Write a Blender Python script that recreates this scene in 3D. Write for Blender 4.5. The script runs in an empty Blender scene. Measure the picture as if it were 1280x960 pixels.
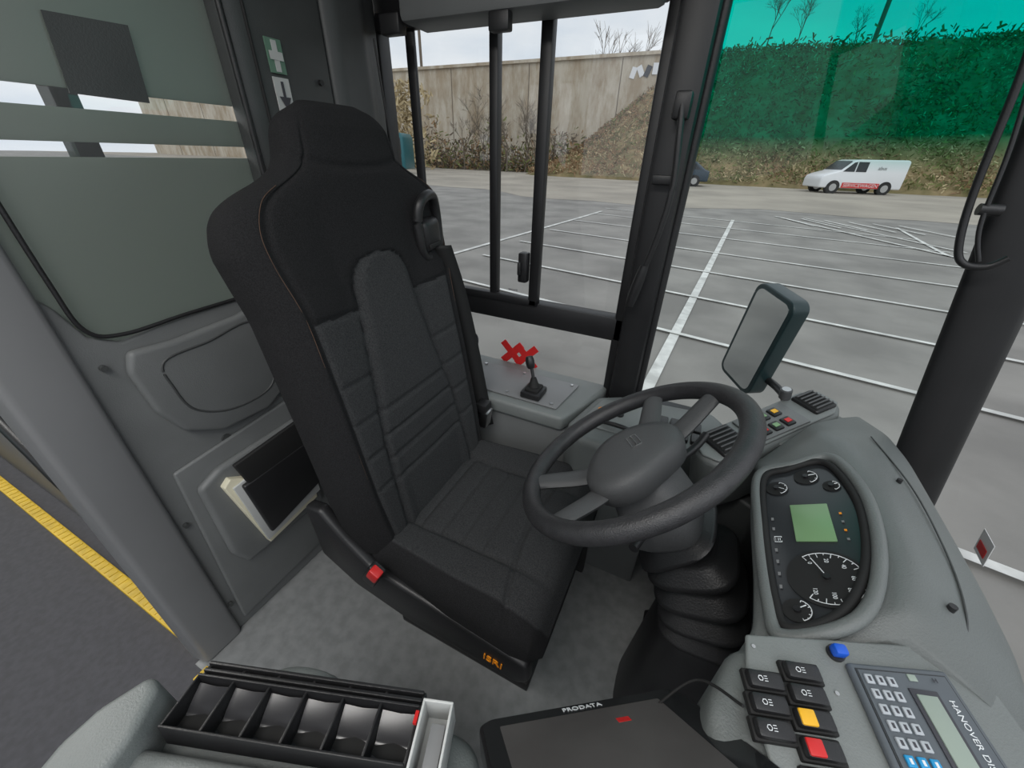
import bpy, bmesh, math, random
from mathutils import Vector, Matrix, noise
random.seed(4)
V=Vector
sc=bpy.context.scene
try:
    sc.view_settings.view_transform='Standard'
except Exception: pass
col=bpy.context.collection

# ---------------------------------------------------------------- materials
def mat(name,c,rough=.6,metal=0.,var=0.,vscale=8.,bump=0.,bscale=200.,spec=.5,c2=None,emit=None,es=0):
    m=bpy.data.materials.new(name);m.use_nodes=True;nt=m.node_tree
    b=nt.nodes['Principled BSDF']
    b.inputs['Base Color'].default_value=(*c,1);b.inputs['Roughness'].default_value=rough
    b.inputs['Metallic'].default_value=metal
    b.inputs['Specular IOR Level'].default_value=spec
    tc=nt.nodes.new('ShaderNodeTexCoord')
    if var>0 or c2:
        n=nt.nodes.new('ShaderNodeTexNoise');n.inputs['Scale'].default_value=vscale;n.inputs['Detail'].default_value=6
        nt.links.new(tc.outputs['Object'],n.inputs['Vector'])
        r=nt.nodes.new('ShaderNodeValToRGB')
        a=c if c2 else tuple(x*(1-var) for x in c)
        d=c2 if c2 else tuple(min(1,x*(1+var)) for x in c)
        r.color_ramp.elements[0].position=.35;r.color_ramp.elements[1].position=.65
        r.color_ramp.elements[0].color=(*a,1);r.color_ramp.elements[1].color=(*d,1)
        nt.links.new(n.outputs['Fac'],r.inputs['Fac']);nt.links.new(r.outputs['Color'],b.inputs['Base Color'])
    if bump>0:
        n2=nt.nodes.new('ShaderNodeTexNoise');n2.inputs['Scale'].default_value=bscale;n2.inputs['Detail'].default_value=3
        nt.links.new(tc.outputs['Object'],n2.inputs['Vector'])
        bp=nt.nodes.new('ShaderNodeBump');bp.inputs['Strength'].default_value=bump;bp.inputs['Distance'].default_value=.002
        nt.links.new(n2.outputs['Fac'],bp.inputs['Height']);nt.links.new(bp.outputs['Normal'],b.inputs['Normal'])
    if emit:
        b.inputs['Emission Color'].default_value=(*emit,1);b.inputs['Emission Strength'].default_value=es
    return m
M={}
M['dash']=mat('dash_plastic',(.140,.153,.150),.45,var=.08,vscale=5,bump=.35,bscale=500)
M['dash2']=mat('dash_plastic_light',(.185,.20,.196),.45,var=.06,bump=.3,bscale=500)
M['panel']=mat('panel_grey',(.150,.157,.157),.5,var=.06,bump=.2,bscale=400)
M['post']=mat('post_grey',(.205,.208,.212),.4,var=.05,vscale=3)
M['dkpanel']=mat('dark_trim',(.055,.058,.058),.5,var=.1,bump=.2,bscale=400)
M['black']=mat('black_plastic',(.015,.015,.016),.4,var=.1,bump=.15,bscale=600)
M['blackm']=mat('black_matte',(.010,.010,.010),.75)
M['frame']=mat('window_frame_black',(.012,.012,.013),.45,var=.15,vscale=10)
M['rubber']=mat('rubber',(.016,.016,.017),.45,bump=.3,bscale=300)
M['wheel']=mat('wheel_plastic',(.03,.03,.032),.38,var=.15,vscale=60,bump=.5,bscale=500)
M['hub']=mat('hub_plastic',(.07,.072,.074),.5,bump=.4,bscale=600)
M['floor']=mat('vinyl_floor',(.225,.232,.232),.6,var=.12,vscale=30,bump=.2,bscale=300)
M['aisle']=mat('aisle_floor',(.05,.05,.058),.7,var=.12,vscale=60,bump=.2,bscale=300)
M['yellow']=mat('yellow_edge',(.60,.40,.025),.5,var=.12,vscale=20)
M['yellowp']=mat('yellow_pole',(.8,.55,.03),.35)
M['white']=mat('white_paint',(.72,.72,.72),.5,var=.04)
M['cream']=mat('paper_cream',(.7,.66,.5),.7,var=.05)
M['offw']=mat('offwhite_plastic',(.5,.51,.5),.5)
M['red']=mat('red',(.6,.02,.02),.4)
M['orange']=mat('orange',(.9,.3,.01),.4)
M['blue']=mat('blue',(.01,.1,.6),.4)
M['cyan']=mat('cyan',(.02,.30,.6),.4)
M['amber']=mat('amber',(.85,.45,.02),.4)
M['lcd']=mat('lcd_green',(.17,.28,.15),.3,emit=(.15,.4,.12),es=.10)
M['lcd2']=mat('lcd_grey_green',(.30,.36,.31),.3)
M['screen']=mat('screen_glass',(.02,.021,.022),.12)
M['screen2']=mat('screen_display',(.085,.08,.078),.12,var=.2,vscale=6)
M['face']=mat('instrument_face',(.03,.033,.036),.22)
M['dev']=mat('device_blue_grey',(.10,.115,.13),.4,var=.05)
M['metal']=mat('metal',(.5,.5,.5),.3,metal=1)
M['gold']=mat('stitch',(.08,.045,.028),.8)
M['mirror']=mat('mirror_glass',(.8,.82,.82),.03,metal=1)
M['mhouse']=mat('mirror_housing',(.012,.03,.033),.35)
M['coin']=mat('coin_tray_plastic',(.03,.03,.033),.22)
M['teal']=mat('teal_seat',(.0,.25,.22),.8,var=.1)
M['ceil']=mat('ceiling_panel',(.45,.46,.46),.6,var=.03)
M['label']=mat('key_white',(.42,.45,.48),.5)
M['text']=mat('print_white',(.75,.78,.8),.5)
M['textd']=mat('print_dark',(.05,.05,.06),.5)
M['asphalt']=mat('asphalt',(.205,.196,.182),.9,c2=(.30,.287,.265),vscale=1.1,bump=.6,bscale=60)
M['gravel']=mat('gravel_lot',(.30,.272,.23),.95,c2=(.41,.37,.31),vscale=.35,bump=.5,bscale=30)
M['line']=mat('road_marking',(.66,.66,.63),.8,var=.2,vscale=6)
M['bark']=mat('bark',(.16,.13,.10),.9)
M['hill']=mat('hill_grass',(.13,.115,.045),.95,c2=(.28,.21,.11),vscale=.9,bump=1.,bscale=6)
M['leafA']=mat('veg_green',(.16,.175,.06),.9,var=.3,vscale=2)
M['leafB']=mat('veg_brown',(.27,.17,.09),.9,var=.3,vscale=2)
M['leafC']=mat('veg_dry',(.45,.36,.21),.9,var=.2,vscale=2)
M['tyre']=mat('tyre',(.02,.02,.02),.8)
M['carw']=mat('car_paint_white',(.75,.76,.78),.25)
M['card']=mat('car_paint_dark',(.02,.04,.06),.25)
M['cart']=mat('bus_paint_teal',(.02,.12,.14),.3)
M['carg']=mat('car_window',(.02,.025,.03),.1)
M['signg']=mat('sign_green',(.12,.22,.16),.5)
M['filld']=mat('fill_diffuser',(.9,.9,.9),.5,emit=(1,.97,.92),es=2.5)  # glowing panel of the added ceiling fill fixtures
def cloth():
    m=mat('seat_cloth',(.017,.017,.018),.9,var=.3,vscale=500,bump=.8,bscale=900,spec=.2)
    nt=m.node_tree;b=nt.nodes['Principled BSDF']
    at=nt.nodes.new('ShaderNodeAttribute');at.attribute_name='ins'
    r=nt.nodes.new('ShaderNodeMapRange');r.inputs[1].default_value=-.002;r.inputs[2].default_value=.002
    nt.links.new(at.outputs['Fac'],r.inputs[0])
    n=nt.nodes.new('ShaderNodeTexNoise');n.inputs['Scale'].default_value=420;tc=nt.nodes.new('ShaderNodeTexCoord')
    nt.links.new(tc.outputs['Object'],n.inputs['Vector'])
    cr=nt.nodes.new('ShaderNodeValToRGB');cr.color_ramp.elements[0].position=.3;cr.color_ramp.elements[1].position=.7
    cr.color_ramp.elements[0].color=(.026,.027,.028,1);cr.color_ramp.elements[1].color=(.056,.057,.059,1)
    nt.links.new(n.outputs['Fac'],cr.inputs[0])
    mx=nt.nodes.new('ShaderNodeMix');mx.data_type='RGBA'
    old=b.inputs['Base Color'].links[0].from_socket
    nt.links.new(r.outputs[0],mx.inputs[0]);nt.links.new(old,mx.inputs[6]);nt.links.new(cr.outputs['Color'],mx.inputs[7]);nt.links.new(mx.outputs[2],b.inputs['Base Color'])
    return m
M['cloth']=cloth()
def concrete():
    m=mat('concrete_wall',(.42,.37,.29),.9,c2=(.58,.52,.42),vscale=.35,bump=.4,bscale=20)
    nt=m.node_tree;b=nt.nodes['Principled BSDF']
    tc=nt.nodes.new('ShaderNodeTexCoord');mp=nt.nodes.new('ShaderNodeMapping');mp.inputs['Scale'].default_value=(.55,1,.16)
    n=nt.nodes.new('ShaderNodeTexNoise');n.inputs['Scale'].default_value=1.6;n.inputs['Detail'].default_value=10;n.inputs['Roughness'].default_value=.7
    nt.links.new(tc.outputs['Object'],mp.inputs[0]);nt.links.new(mp.outputs[0],n.inputs['Vector'])
    r=nt.nodes.new('ShaderNodeValToRGB');r.color_ramp.elements[0].position=.38;r.color_ramp.elements[1].position=.6
    r.color_ramp.elements[0].color=(.25,.17,.09,1);r.color_ramp.elements[1].color=(.58,.53,.45,1)
    nt.links.new(n.outputs['Fac'],r.inputs['Fac'])
    mx=nt.nodes.new('ShaderNodeMix');mx.data_type='RGBA';mx.inputs[0].default_value=.6
    old=b.inputs['Base Color'].links[0].from_socket
    nt.links.new(old,mx.inputs[6]);nt.links.new(r.outputs['Color'],mx.inputs[7]);nt.links.new(mx.outputs[2],b.inputs['Base Color'])
    return m
M['conc']=concrete()
def glass(name,tint=(.96,.97,.97),gloss=.04,band=None):
    m=bpy.data.materials.new(name);m.use_nodes=True;nt=m.node_tree;nt.nodes.clear()
    o=nt.nodes.new('ShaderNodeOutputMaterial');t=nt.nodes.new('ShaderNodeBsdfTransparent');g=nt.nodes.new('ShaderNodeBsdfGlossy')
    g.inputs['Roughness'].default_value=.02
    mx=nt.nodes.new('ShaderNodeMixShader');mx.inputs[0].default_value=gloss
    t.inputs[0].default_value=(*tint,1)
    if band:
        ge=nt.nodes.new('ShaderNodeNewGeometry');s=nt.nodes.new('ShaderNodeSeparateXYZ');r=nt.nodes.new('ShaderNodeMapRange')
        r.inputs[1].default_value=band[0];r.inputs[2].default_value=band[1]
        nt.links.new(ge.outputs['Position'],s.inputs[0]);nt.links.new(s.outputs['Z'],r.inputs[0])
        rr=nt.nodes.new('ShaderNodeValToRGB');rr.color_ramp.elements[0].color=(*tint,1);rr.color_ramp.elements[1].color=(.0,.52,.40,1)
        nt.links.new(r.outputs[0],rr.inputs[0]);nt.links.new(rr.outputs[0],t.inputs[0])
    nt.links.new(t.outputs[0],mx.inputs[1]);nt.links.new(g.outputs[0],mx.inputs[2]);nt.links.new(mx.outputs[0],o.inputs[0])
    return m
M['glass']=glass('clear_glass')
M['cglass']=glass('clear_windscreen')
M['wglass']=glass('corner_glass',(.93,.97,.96),.03,(1.24,1.30))
def frost():
    m=bpy.data.materials.new('frosted_glass');m.use_nodes=True;nt=m.node_tree;nt.nodes.clear()
    o=nt.nodes.new('ShaderNodeOutputMaterial');d=nt.nodes.new('ShaderNodeBsdfDiffuse');tl=nt.nodes.new('ShaderNodeBsdfTranslucent');g=nt.nodes.new('ShaderNodeBsdfGlossy')
    d.inputs[0].default_value=(.18,.20,.185,1);tl.inputs[0].default_value=(.56,.61,.57,1);g.inputs['Roughness'].default_value=.35
    a=nt.nodes.new('ShaderNodeMixShader');a.inputs[0].default_value=.5
    b=nt.nodes.new('ShaderNodeMixShader');b.inputs[0].default_value=.08
    nt.links.new(d.outputs[0],a.inputs[1]);nt.links.new(tl.outputs[0],a.inputs[2])
    nt.links.new(a.outputs[0],b.inputs[1]);nt.links.new(g.outputs[0],b.inputs[2]);nt.links.new(b.outputs[0],o.inputs[0])
    return m
M['frost']=frost()

# ---------------------------------------------------------------- helpers
def grp(name):
    e=bpy.data.objects.new(name,None);e.empty_display_size=.05;col.objects.link(e);return e
def mk(name,vs,fs,m,par=None,smooth=True,ang=40):
    me=bpy.data.meshes.new(name);me.from_pydata([tuple(v) for v in vs],[],fs);me.update()
    bm=bmesh.new();bm.from_mesh(me);bmesh.ops.recalc_face_normals(bm,faces=bm.faces);bm.to_mesh(me);bm.free()
    ob=bpy.data.objects.new(name,me);col.objects.link(ob)
    for mm in (m if isinstance(m,list) else [m]): me.materials.append(M[mm])
    if smooth:
        for p in me.polygons:p.use_smooth=True
        me.set_sharp_from_angle(angle=math.radians(ang))
    if par: ob.parent=par
    return ob
def fin(bm,name,m,par=None,ang=40):
    bmesh.ops.recalc_face_normals(bm,faces=bm.faces)
    me=bpy.data.meshes.new(name);bm.to_mesh(me);bm.free()
    for p in me.polygons:p.use_smooth=True
    me.set_sharp_from_angle(angle=math.radians(ang))
    ob=bpy.data.objects.new(name,me);col.objects.link(ob);me.materials.append(M[m])
    if par: ob.parent=par
    return ob
def frame(ex,ey,ez,o):
    return Matrix(((ex[0],ey[0],ez[0],o[0]),(ex[1],ey[1],ez[1],o[1]),(ex[2],ey[2],ez[2],o[2]),(0,0,0,1)))
def box(name,c,s,m,par=None,rot=(0,0,0),bev=.004,mw=None,seg=2):
    bm=bmesh.new();bmesh.ops.create_cube(bm,size=1)
    for v in bm.verts: v.co=V((v.co.x*s[0],v.co.y*s[1],v.co.z*s[2]))
    if bev>0: bmesh.ops.bevel(bm,geom=list(bm.edges),offset=min(bev,min(s)*.45),segments=seg,profile=.5,affect='EDGES')
    R=Matrix.Translation(V(c))@Matrix.Rotation(rot[2],4,'Z')@Matrix.Rotation(rot[1],4,'Y')@Matrix.Rotation(rot[0],4,'X')
    if mw: R=mw@R
    bm.transform(R);return fin(bm,name,m,par)
def bb(name,a,b,m,par=None,bev=.004):
    return box(name,[(a[i]+b[i])/2 for i in range(3)],[abs(b[i]-a[i]) for i in range(3)],m,par,bev=bev)
def prism(name,pts,vec,m,par=None,bev=.006,mw=None,seg=3):
    bm=bmesh.new();n=len(pts);vec=V(vec)
    a=[bm.verts.new(V(p)) for p in pts];b=[bm.verts.new(V(p)+vec) for p in pts]
    bm.faces.new(a);bm.faces.new(b[::-1])
    for i in range(n): bm.faces.new((a[i],b[i],b[(i+1)%n],a[(i+1)%n]))
    bmesh.ops.recalc_face_normals(bm,faces=bm.faces)
    if bev>0: bmesh.ops.bevel(bm,geom=list(bm.edges),offset=bev,segments=seg,profile=.5,affect='EDGES',clamp_overlap=True)
    if mw: bm.transform(mw)
    return fin(bm,name,m,par)
def cyl(name,a,b,r,m,par=None,r2=None,n=24,bev=0):
    a=V(a);b=V(b);r2=r if r2 is None else r2;d=(b-a).normalized()
    q=d.to_track_quat('Z','Y').to_matrix();vs=[]
    for c,rr in((a,r),(b,r2)):
        for i in range(n):
            t=2*math.pi*i/n;vs.append(c+q@V((math.cos(t)*rr,math.sin(t)*rr,0)))
    fs=[(i,(i+1)%n,n+(i+1)%n,n+i) for i in range(n)]+[tuple(range(n)),tuple(range(n,2*n))]
    return mk(name,vs,fs,m,par)
def smoothpath(pts,k=8,closed=False):
    P=[V(p) for p in pts];n=len(P);out=[]
    rng=range(n) if closed else range(n-1)
    for i in rng:
        if closed: p0,p1,p2,p3=P[i-1],P[i],P[(i+1)%n],P[(i+2)%n]
        else: p0,p1,p2,p3=P[max(i-1,0)],P[i],P[i+1],P[min(i+2,n-1)]
        for j in range(k):
            t=j/k;out.append(.5*((2*p1)+(-p0+p2)*t+(2*p0-5*p1+4*p2-p3)*t*t+(-p0+3*p1-3*p2+p3)*t**3))
    if not closed: out.append(P[-1])
    return out
def tube(name,pts,r,m,par=None,n=12,closed=False,k=8,flat=None,up=(0,0,1)):
    P=smoothpath(pts,k,closed) if k>1 else [V(p) for p in pts]
    N=len(P);vs=[];up=V(up)
    for i,p in enumerate(P):
        d=((P[(i+1)%N]-P[i-1]) if closed else (P[min(i+1,N-1)]-P[max(i-1,0)])).normalized()
        s=d.cross(up)
        if s.length<1e-3: s=d.cross(V((1,0,0)))
        s.normalize();w=s.cross(d)
        ra=r(i/(N-1)) if callable(r) else r
        rb=flat if flat else ra
        for j in range(n):
            t=2*math.pi*j/n
            vs.append(p+s*math.cos(t)*ra+w*math.sin(t)*rb)
    fs=[]
    for i in range(N if closed else N-1):
        for j in range(n):
            a=i*n+j;b=i*n+(j+1)%n;c=((i+1)%N)*n+(j+1)%n;d2=((i+1)%N)*n+j
            fs.append((a,b,c,d2))
    if not closed: fs+= [tuple(range(n)),tuple(range((N-1)*n,N*n))]
    return mk(name,vs,fs,m,par,ang=60)
def loft(name,rings,m,par=None,cap=True,ang=50):
    n=len(rings[0]);vs=[v for r in rings for v in r];fs=[]
    for i in range(len(rings)-1):
        for j in range(n): fs.append((i*n+j,i*n+(j+1)%n,(i+1)*n+(j+1)%n,(i+1)*n+j))
    if cap: fs+=[tuple(range(n)),tuple(range((len(rings)-1)*n,len(rings)*n))]
    return mk(name,vs,fs,m,par,ang=ang)
def text(name,s,size,m,mw,par=None,ext=.0004,mirror=False):
    c=bpy.data.curves.new(name,'FONT');c.body=s;c.size=size;c.extrude=ext;c.align_x='CENTER';c.align_y='CENTER'
    ob=bpy.data.objects.new(name+'_t',c);col.objects.link(ob)
    dg=bpy.context.evaluated_depsgraph_get();me=bpy.data.meshes.new_from_object(ob.evaluated_get(dg))
    bpy.data.objects.remove(ob)
    o=bpy.data.objects.new(name,me);col.objects.link(o);me.materials.clear();me.materials.append(M[m])
    if mirror: me.transform(Matrix.Scale(-1,4,(1,0,0)))
    me.transform(mw)
    if par:o.parent=par
    return o
def interp(T,x):
    if x<=T[0][0]: return T[0][1]
    for (a,b),(c,d) in zip(T,T[1:]):
        if x<=c: return b+(d-b)*(x-a)/(c-a)
    return T[-1][1]
def sm(T,x,h):
    return sum(interp(T,x+h*k/3) for k in range(-3,4))/7

# ---------------------------------------------------------------- camera
th=math.radians(25);p_=math.radians(30.7);ro=math.radians(1.77)
f=V((-math.sin(th)*math.cos(p_),math.cos(th)*math.cos(p_),-math.sin(p_)))
r0=V((math.cos(th),math.sin(th),0));u0=r0.cross(f)
r=r0*math.cos(ro)+u0*math.sin(ro);u=u0*math.cos(ro)-r0*math.sin(ro)
cd=bpy.data.cameras.new('camera');co=bpy.data.objects.new('camera',cd);col.objects.link(co);sc.camera=co
cd.sensor_width=36;cd.lens=36*481/1280;cd.clip_start=.02;cd.clip_end=500
co.matrix_world=frame(r,u,-f,(0,0,1.25))

# ---------------------------------------------------------------- world / light
w=bpy.data.worlds.new('overcast_sky');sc.world=w;w.use_nodes=True;nt=w.node_tree
bg=nt.nodes['Background'];tc=nt.nodes.new('ShaderNodeTexCoord');n=nt.nodes.new('ShaderNodeTexNoise')
n.inputs['Scale'].default_value=3;n.inputs['Detail'].default_value=6
mp=nt.nodes.new('ShaderNodeMapping');mp.inputs['Scale'].default_value=(1,1,3)
nt.links.new(tc.outputs['Generated'],mp.inputs[0]);nt.links.new(mp.outputs[0],n.inputs['Vector'])
cr=nt.nodes.new('ShaderNodeValToRGB');cr.color_ramp.elements[0].position=.35;cr.color_ramp.elements[1].position=.6
cr.color_ramp.elements[0].color=(.66,.73,.82,1);cr.color_ramp.elements[1].color=(.90,.92,.95,1)
nt.links.new(n.outputs['Fac'],cr.inputs[0]);nt.links.new(cr.outputs[0],bg.inputs[0]);bg.inputs[1].default_value=1.05
sl=bpy.data.lights.new('sun','SUN');sl.energy=.7;sl.angle=math.radians(40);so=bpy.data.objects.new('sun',sl);col.objects.link(so)
so.rotation_euler=(math.radians(35),math.radians(35),0)
def lamp(nm,x,y,sx,sy,e):  # unseen fill fixture with area light, added to brighten the interior
    g=grp(nm);box('housing',(x,y,2.105),(sx+.04,sy+.04,.03),'offw',g,bev=.008)
    box('fill_panel',(x,y,2.088),(sx,sy,.01),'filld',g,bev=.003)
    l=bpy.data.lights.new('tube','AREA');l.shape='RECTANGLE';l.size=sx;l.size_y=sy;l.energy=e;l.color=(1,.98,.95)  # area fill light, stands in for no visible tube
    o=bpy.data.objects.new('fill_area',l);col.objects.link(o);o.location=(x,y,2.078);o.parent=g
lamp('ceiling_fill',-.35,-.45,1.0,.35,13)
lamp('ceiling_fill',-2.6,-.1,1.6,.3,24)
lamp('ceiling_fill',-5.0,-.1,1.6,.3,18)

# ================================================================ BUS SHELL
bb('floor',(-1.0,.10,-.06),(.44,1.15,0),'floor',bev=0)
bb('floor_aisle',(-7,-1.25,-.09),(.44,.10,-.012),'aisle',bev=0)
bb('floor_saloon',(-7,.10,-.09),(-1.0,1.12,-.012),'aisle',bev=0)
g=grp('trim_step_edge')
bb('yellow_strip',(-7,.118,-.012),(-1.0,.152,.006),'yellow',g,.002)
for i in range(90): bb('rib',( -1.05-i*.03,.122,.006),(-1.035-i*.03,.148,.008),'yellow',g,0)
bb('yellow_end',(-.964,.075,-.012),(-.93,.112,.006),'yellow',g,.002)
g=grp('wall_left')
bb('lower_panel',(-1.0,.90,0),(.05,1.15,.545),'panel',g,.006)
bb('outer_skin',(-1.0,1.15,-.3),(.1,1.2,.56),'frame',g,.0)
bb('upper_panel',(-1.0,1.12,1.64),(-.05,1.2,2.12),'dkpanel',g,.0)
for i in range(3):
    x0=-1.1-i*1.9
    bb('saloon_lower',(x0-1.9,1.12,-.05),(x0,1.2,.8),'panel',g,.0)
    bb('saloon_upper',(x0-1.9,1.12,1.75),(x0,1.2,2.12),'ceil',g,.0)
    bb('saloon_pillar',(x0-.12,1.1,.8),(x0,1.2,1.75),'dkpanel',g,.0)
bb('wall_rear',(-7.1,-1.3,-.1),(-7.0,1.2,2.12),'panel',bev=0)
g=grp('wall_right')
for i in range(3):
    x0=-1.1-i*1.95
    bb('saloon_lower',(x0-1.95,-1.32,-.05),(x0,-1.25,.8),'panel',g,0)
    bb('saloon_upper',(x0-1.95,-1.32,1.75),(x0,-1.25,2.12),'ceil',g,0)
    bb('saloon_pillar',(x0-.12,-1.32,.8),(x0,-1.24,1.75),'dkpanel',g,0)
bb('ceiling',(-7,-1.3,2.12),(.2,1.2,2.2),'ceil',bev=0)
g=grp('side_console')
prism('ledge_top',[(-.93,.885,.60),(-.25,.885,.60),(-.21,1.0,.60),(-.17,1.14,.60),(-.93,1.14,.60)],(0,0,-.05),'dash2',g,.012)
prism('ledge_plate',[(-.62,.915,.603),(-.28,.915,.603),(-.26,1.08,.603),(-.62,1.08,.603)],(0,0,.004),'post',g,.0015)
for sx,sy in((-.60,.93),(-.30,.93),(-.60,1.065),(-.28,1.065),(-.45,.93),(-.45,1.065)):
    cyl('screw',(sx,sy,.606),(sx,sy,.611),.005,'metal',g,n=10)
g=grp('joystick_lever')
box('base',(-.37,.955,.618),(.065,.07,.022),'black',g,bev=.006)
box('gate',(-.37,.955,.632),(.045,.05,.012),'blackm',g,bev=.004)
cyl('boot',(-.37,.955,.636),(-.375,.96,.665),.018,'blackm',g,r2=.008)
tube('stick',[(-.375,.96,.66),(-.39,.97,.70)],.005,'black',g)
tube('grip',[(-.388,.968,.69),(-.40,.975,.725)],lambda t:.010+.004*math.sin(t*3.14),'black',g)
# ------------ driver's side window
g=grp('window_1')
Y0,Y1=1.12,1.17
def fr(n,x0,x1,z0,z1,y0=Y0,y1=Y1,m='frame',b=.006): return bb(n,(x0,y0,z0),(x1,y1,z1),m,g,b)
fr('jamb_rear',-1.02,-.972,.5,1.64)
fr('head',-1.0,-.17,1.56,1.65)
fr('sill_rail',-1.0,-.15,.765,.84)
fr('bottom_rail',-1.0,-.15,.50,.555)
fr('jamb_front',-.19,-.15,.50,1.6)
bb('glass_fixed',(-.972,1.148,.83),(-.19,1.151,1.57),'glass',g,0)
bb('glass_lower',(-.972,1.148,.55),(-.17,1.151,.78),'glass',g,0)
fr('slider_stile_rear',-.885,-.855,.83,1.57,1.125,1.14)
fr('slider_stile_mid',-.615,-.588,.83,1.57,1.115,1.145)
fr('slider_stile_front',-.472,-.440,.83,1.57,1.11,1.14)
fr('slider_rail_bottom',-.885,-.44,.83,.855,1.11,1.14)
fr('slider_rail_top',-.972,-.19,1.535,1.575,1.11,1.14)
bb('latch',(-.50,1.085,.91),(-.47,1.115,1.00),'black',g,.006)
bb('latch_grip',(-.495,1.07,.935),(-.485,1.09,.975),'black',g,.004)
g2=grp('window_decal')
def onwin(x,z,y=1.144): return frame(V((1,0,0)),V((0,0,1)),V((0,-1,0)),V((x,y,z)))
k=0
for dx in(-.028,.028):
    for sgn in(-1,1):
        box('cross_bar',(-.508+dx,1.1445-k*.0011,.632),(.108,.001,.026),'red',g2,rot=(0,sgn*.80,0),bev=0);k+=1
text('number','0105',.085,'textd',onwin(-.76,.645),g2,mirror=True)
text('handle_text','securit',.012,'textd',onwin(-.52,.88,1.10),g2)
g=grp('pillar_front')
bb('post',(-.165,1.09,.0),(-.085,1.2,2.12),'frame',g,.015)
tube('seal',[(-.08,1.13,.55),(-.08,1.13,2.1)],.012,'rubber',g,k=1)
g=grp('gooseneck_microphone')
box('bracket',(-.115,1.06,1.35),(.035,.04,.05),'black',g,bev=.006)
tube('neck',[(-.118,1.05,1.37),(-.108,1.04,1.30),(-.098,1.035,1.20),(-.107,1.035,1.10),(-.127,1.04,1.0)],.0075,'rubber',g)
tube('head',[(-.125,1.04,1.02),(-.145,1.045,.91)],lambda t:.010+.004*math.sin(t*3),'rubber',g)
bb('clip',(-.15,1.06,1.20),(-.10,1.10,1.22),'black',g,.003)
g=grp('roller_blind')
bb('cassette',(-.80,1.0,1.518),(-.19,1.11,1.63),'panel',g,.015)
bb('pull_tab',(-.55,.995,1.485),(-.50,1.02,1.52),'black',g,.004)
bb('pull_tab_2',(-.86,1.0,1.50),(-.80,1.03,1.54),'black',g,.004)
tube('cord',[(-.90,1.02,1.5),(-.90,1.05,1.2),(-.89,1.09,.95)],.003,'black',g)

# ------------ corner + windscreen glass
def bar(z): return V((.505-.17*(z-.72),.90,z))
def corner(z):
    k=(z-.72)/.65;b=bar(z)
    return [V((-.08,1.15,z)),V((.16-.04*k,1.13,z)),V((.37-.09*k,1.05,z)),b]
g=grp('window_2')
zs=[.5+.1*i for i in range(14)]
vs=[];fs=[]
for z in zs:
    P=smoothpath(corner(z),6);npc=len(P);vs+=P
for i in range(len(zs)-1):
    for j in range(npc-1): fs.append((i*npc+j,i*npc+j+1,(i+1)*npc+j+1,(i+1)*npc+j))
mk('corner_glass',vs,fs,'wglass',g)
vs=[];fs=[]
for z in(1.8,2.12): vs+=smoothpath(corner(z),6)
for j in range(npc-1): fs.append((j,j+1,npc+j+1,npc+j))
mk('corner_header',vs,fs,'dkpanel',g)
g=grp('windscreen')
A=bar(.5);B=bar(1.8)
mk('glass',[A,V((A.x+.12,.2,.5)),V((A.x+.12,-1.2,.5)),B,V((B.x+.12,.2,1.8)),V((B.x+.12,-1.2,1.8))],[(0,1,4,3),(1,2,5,4)],'cglass',g)
tube('seal_bar',[bar(.45),bar(.9),bar(1.4),bar(2.1)],.018,'frame',g,flat=.046,k=3,up=(1,0,0),n=20)
g=grp('sticker')
box('paper',(.585,.78,.665),(.001,.045,.05),'white',g,rot=(0,-.17,-.1),bev=0)
box('mark',(.584,.78,.660),(.001,.03,.018),'red',g,rot=(0,-.17,-.1),bev=0)
g=grp('wiper_arm')
tube('rod',[(.30,.86,1.42),(.315,.86,1.36),(.335,.86,1.22),(.35,.855,1.15),(.365,.85,1.125),(.39,.845,1.125),(.405,.84,1.14)],.005,'black',g)
tube('rod_2',[(.315,.87,1.42),(.345,.86,1.28),(.36,.855,1.18),(.38,.85,1.13)],.003,'black',g)
cyl('joint',(.35,.86,1.20),(.375,.86,1.20),.008,'black',g)
g=grp('wall_front')
bb('bulkhead',(.45,-1.2,-.1),(.49,.90,.5),'blackm',g,0)
prism('corner_panel',[(-.1,1.15,-.1),(.16,1.13,-.1),(.36,1.05,-.1),(.48,.92,-.1),(.46,.90,-.1),(.35,1.02,-.1),(.16,1.10,-.1),(-.1,1.12,-.1)],(0,0,.65),'dkpanel',g,0)

# ------------ partition behind the seat (x=-.98)
g=grp('wall_partition')
X=-.98
prism('post_near',[(-1.03,.105,0),(-.965,.115,0),(-.965,.215,0),(-1.03,.215,0)],(0,0,2.12),'post',g,.012)
lp=[(X,.2,0),(X,.92,0),(X,.92,1.0),(X,.66,.93),(X,.51,.935),(X,.36,.925),(X,.29,.915),(X,.25,.94),(X,.23,1.0),(X,.2,1.05)]
prism('lower_panel',lp,(-.03,0,0),'panel',g,.006)
tube('glass_rim',[(X+.002,.235,1.25),(X+.002,.24,1.05),(X+.002,.25,.955),(X+.002,.30,.93),(X+.002,.42,.935),(X+.002,.64,.94)],.004,'rubber',g)
prism('column',[(-1.0,.655,0),(-.955,.655,0),(-.945,.68,0),(-.945,.90,0),(-1.0,.90,0)],(0,0,2.12),'dkpanel',g,.01)
prism('column_outer',[(-1.0,.90,0),(-.945,.90,0),(-.93,.93,0),(-.93,1.02,0),(-.955,1.06,0),(-.965,1.11,0),(-1.0,1.11,0)],(0,0,2.12),'dkpanel',g,.012)
tube('column_seam',[(-.943,.70,.9),(-.943,.70,2.1)],.003,'blackm',g,k=1)
tube('column_seam_2',[(-.953,.658,.9),(-.953,.658,2.1)],.006,'rubber',g,k=1)
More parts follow.
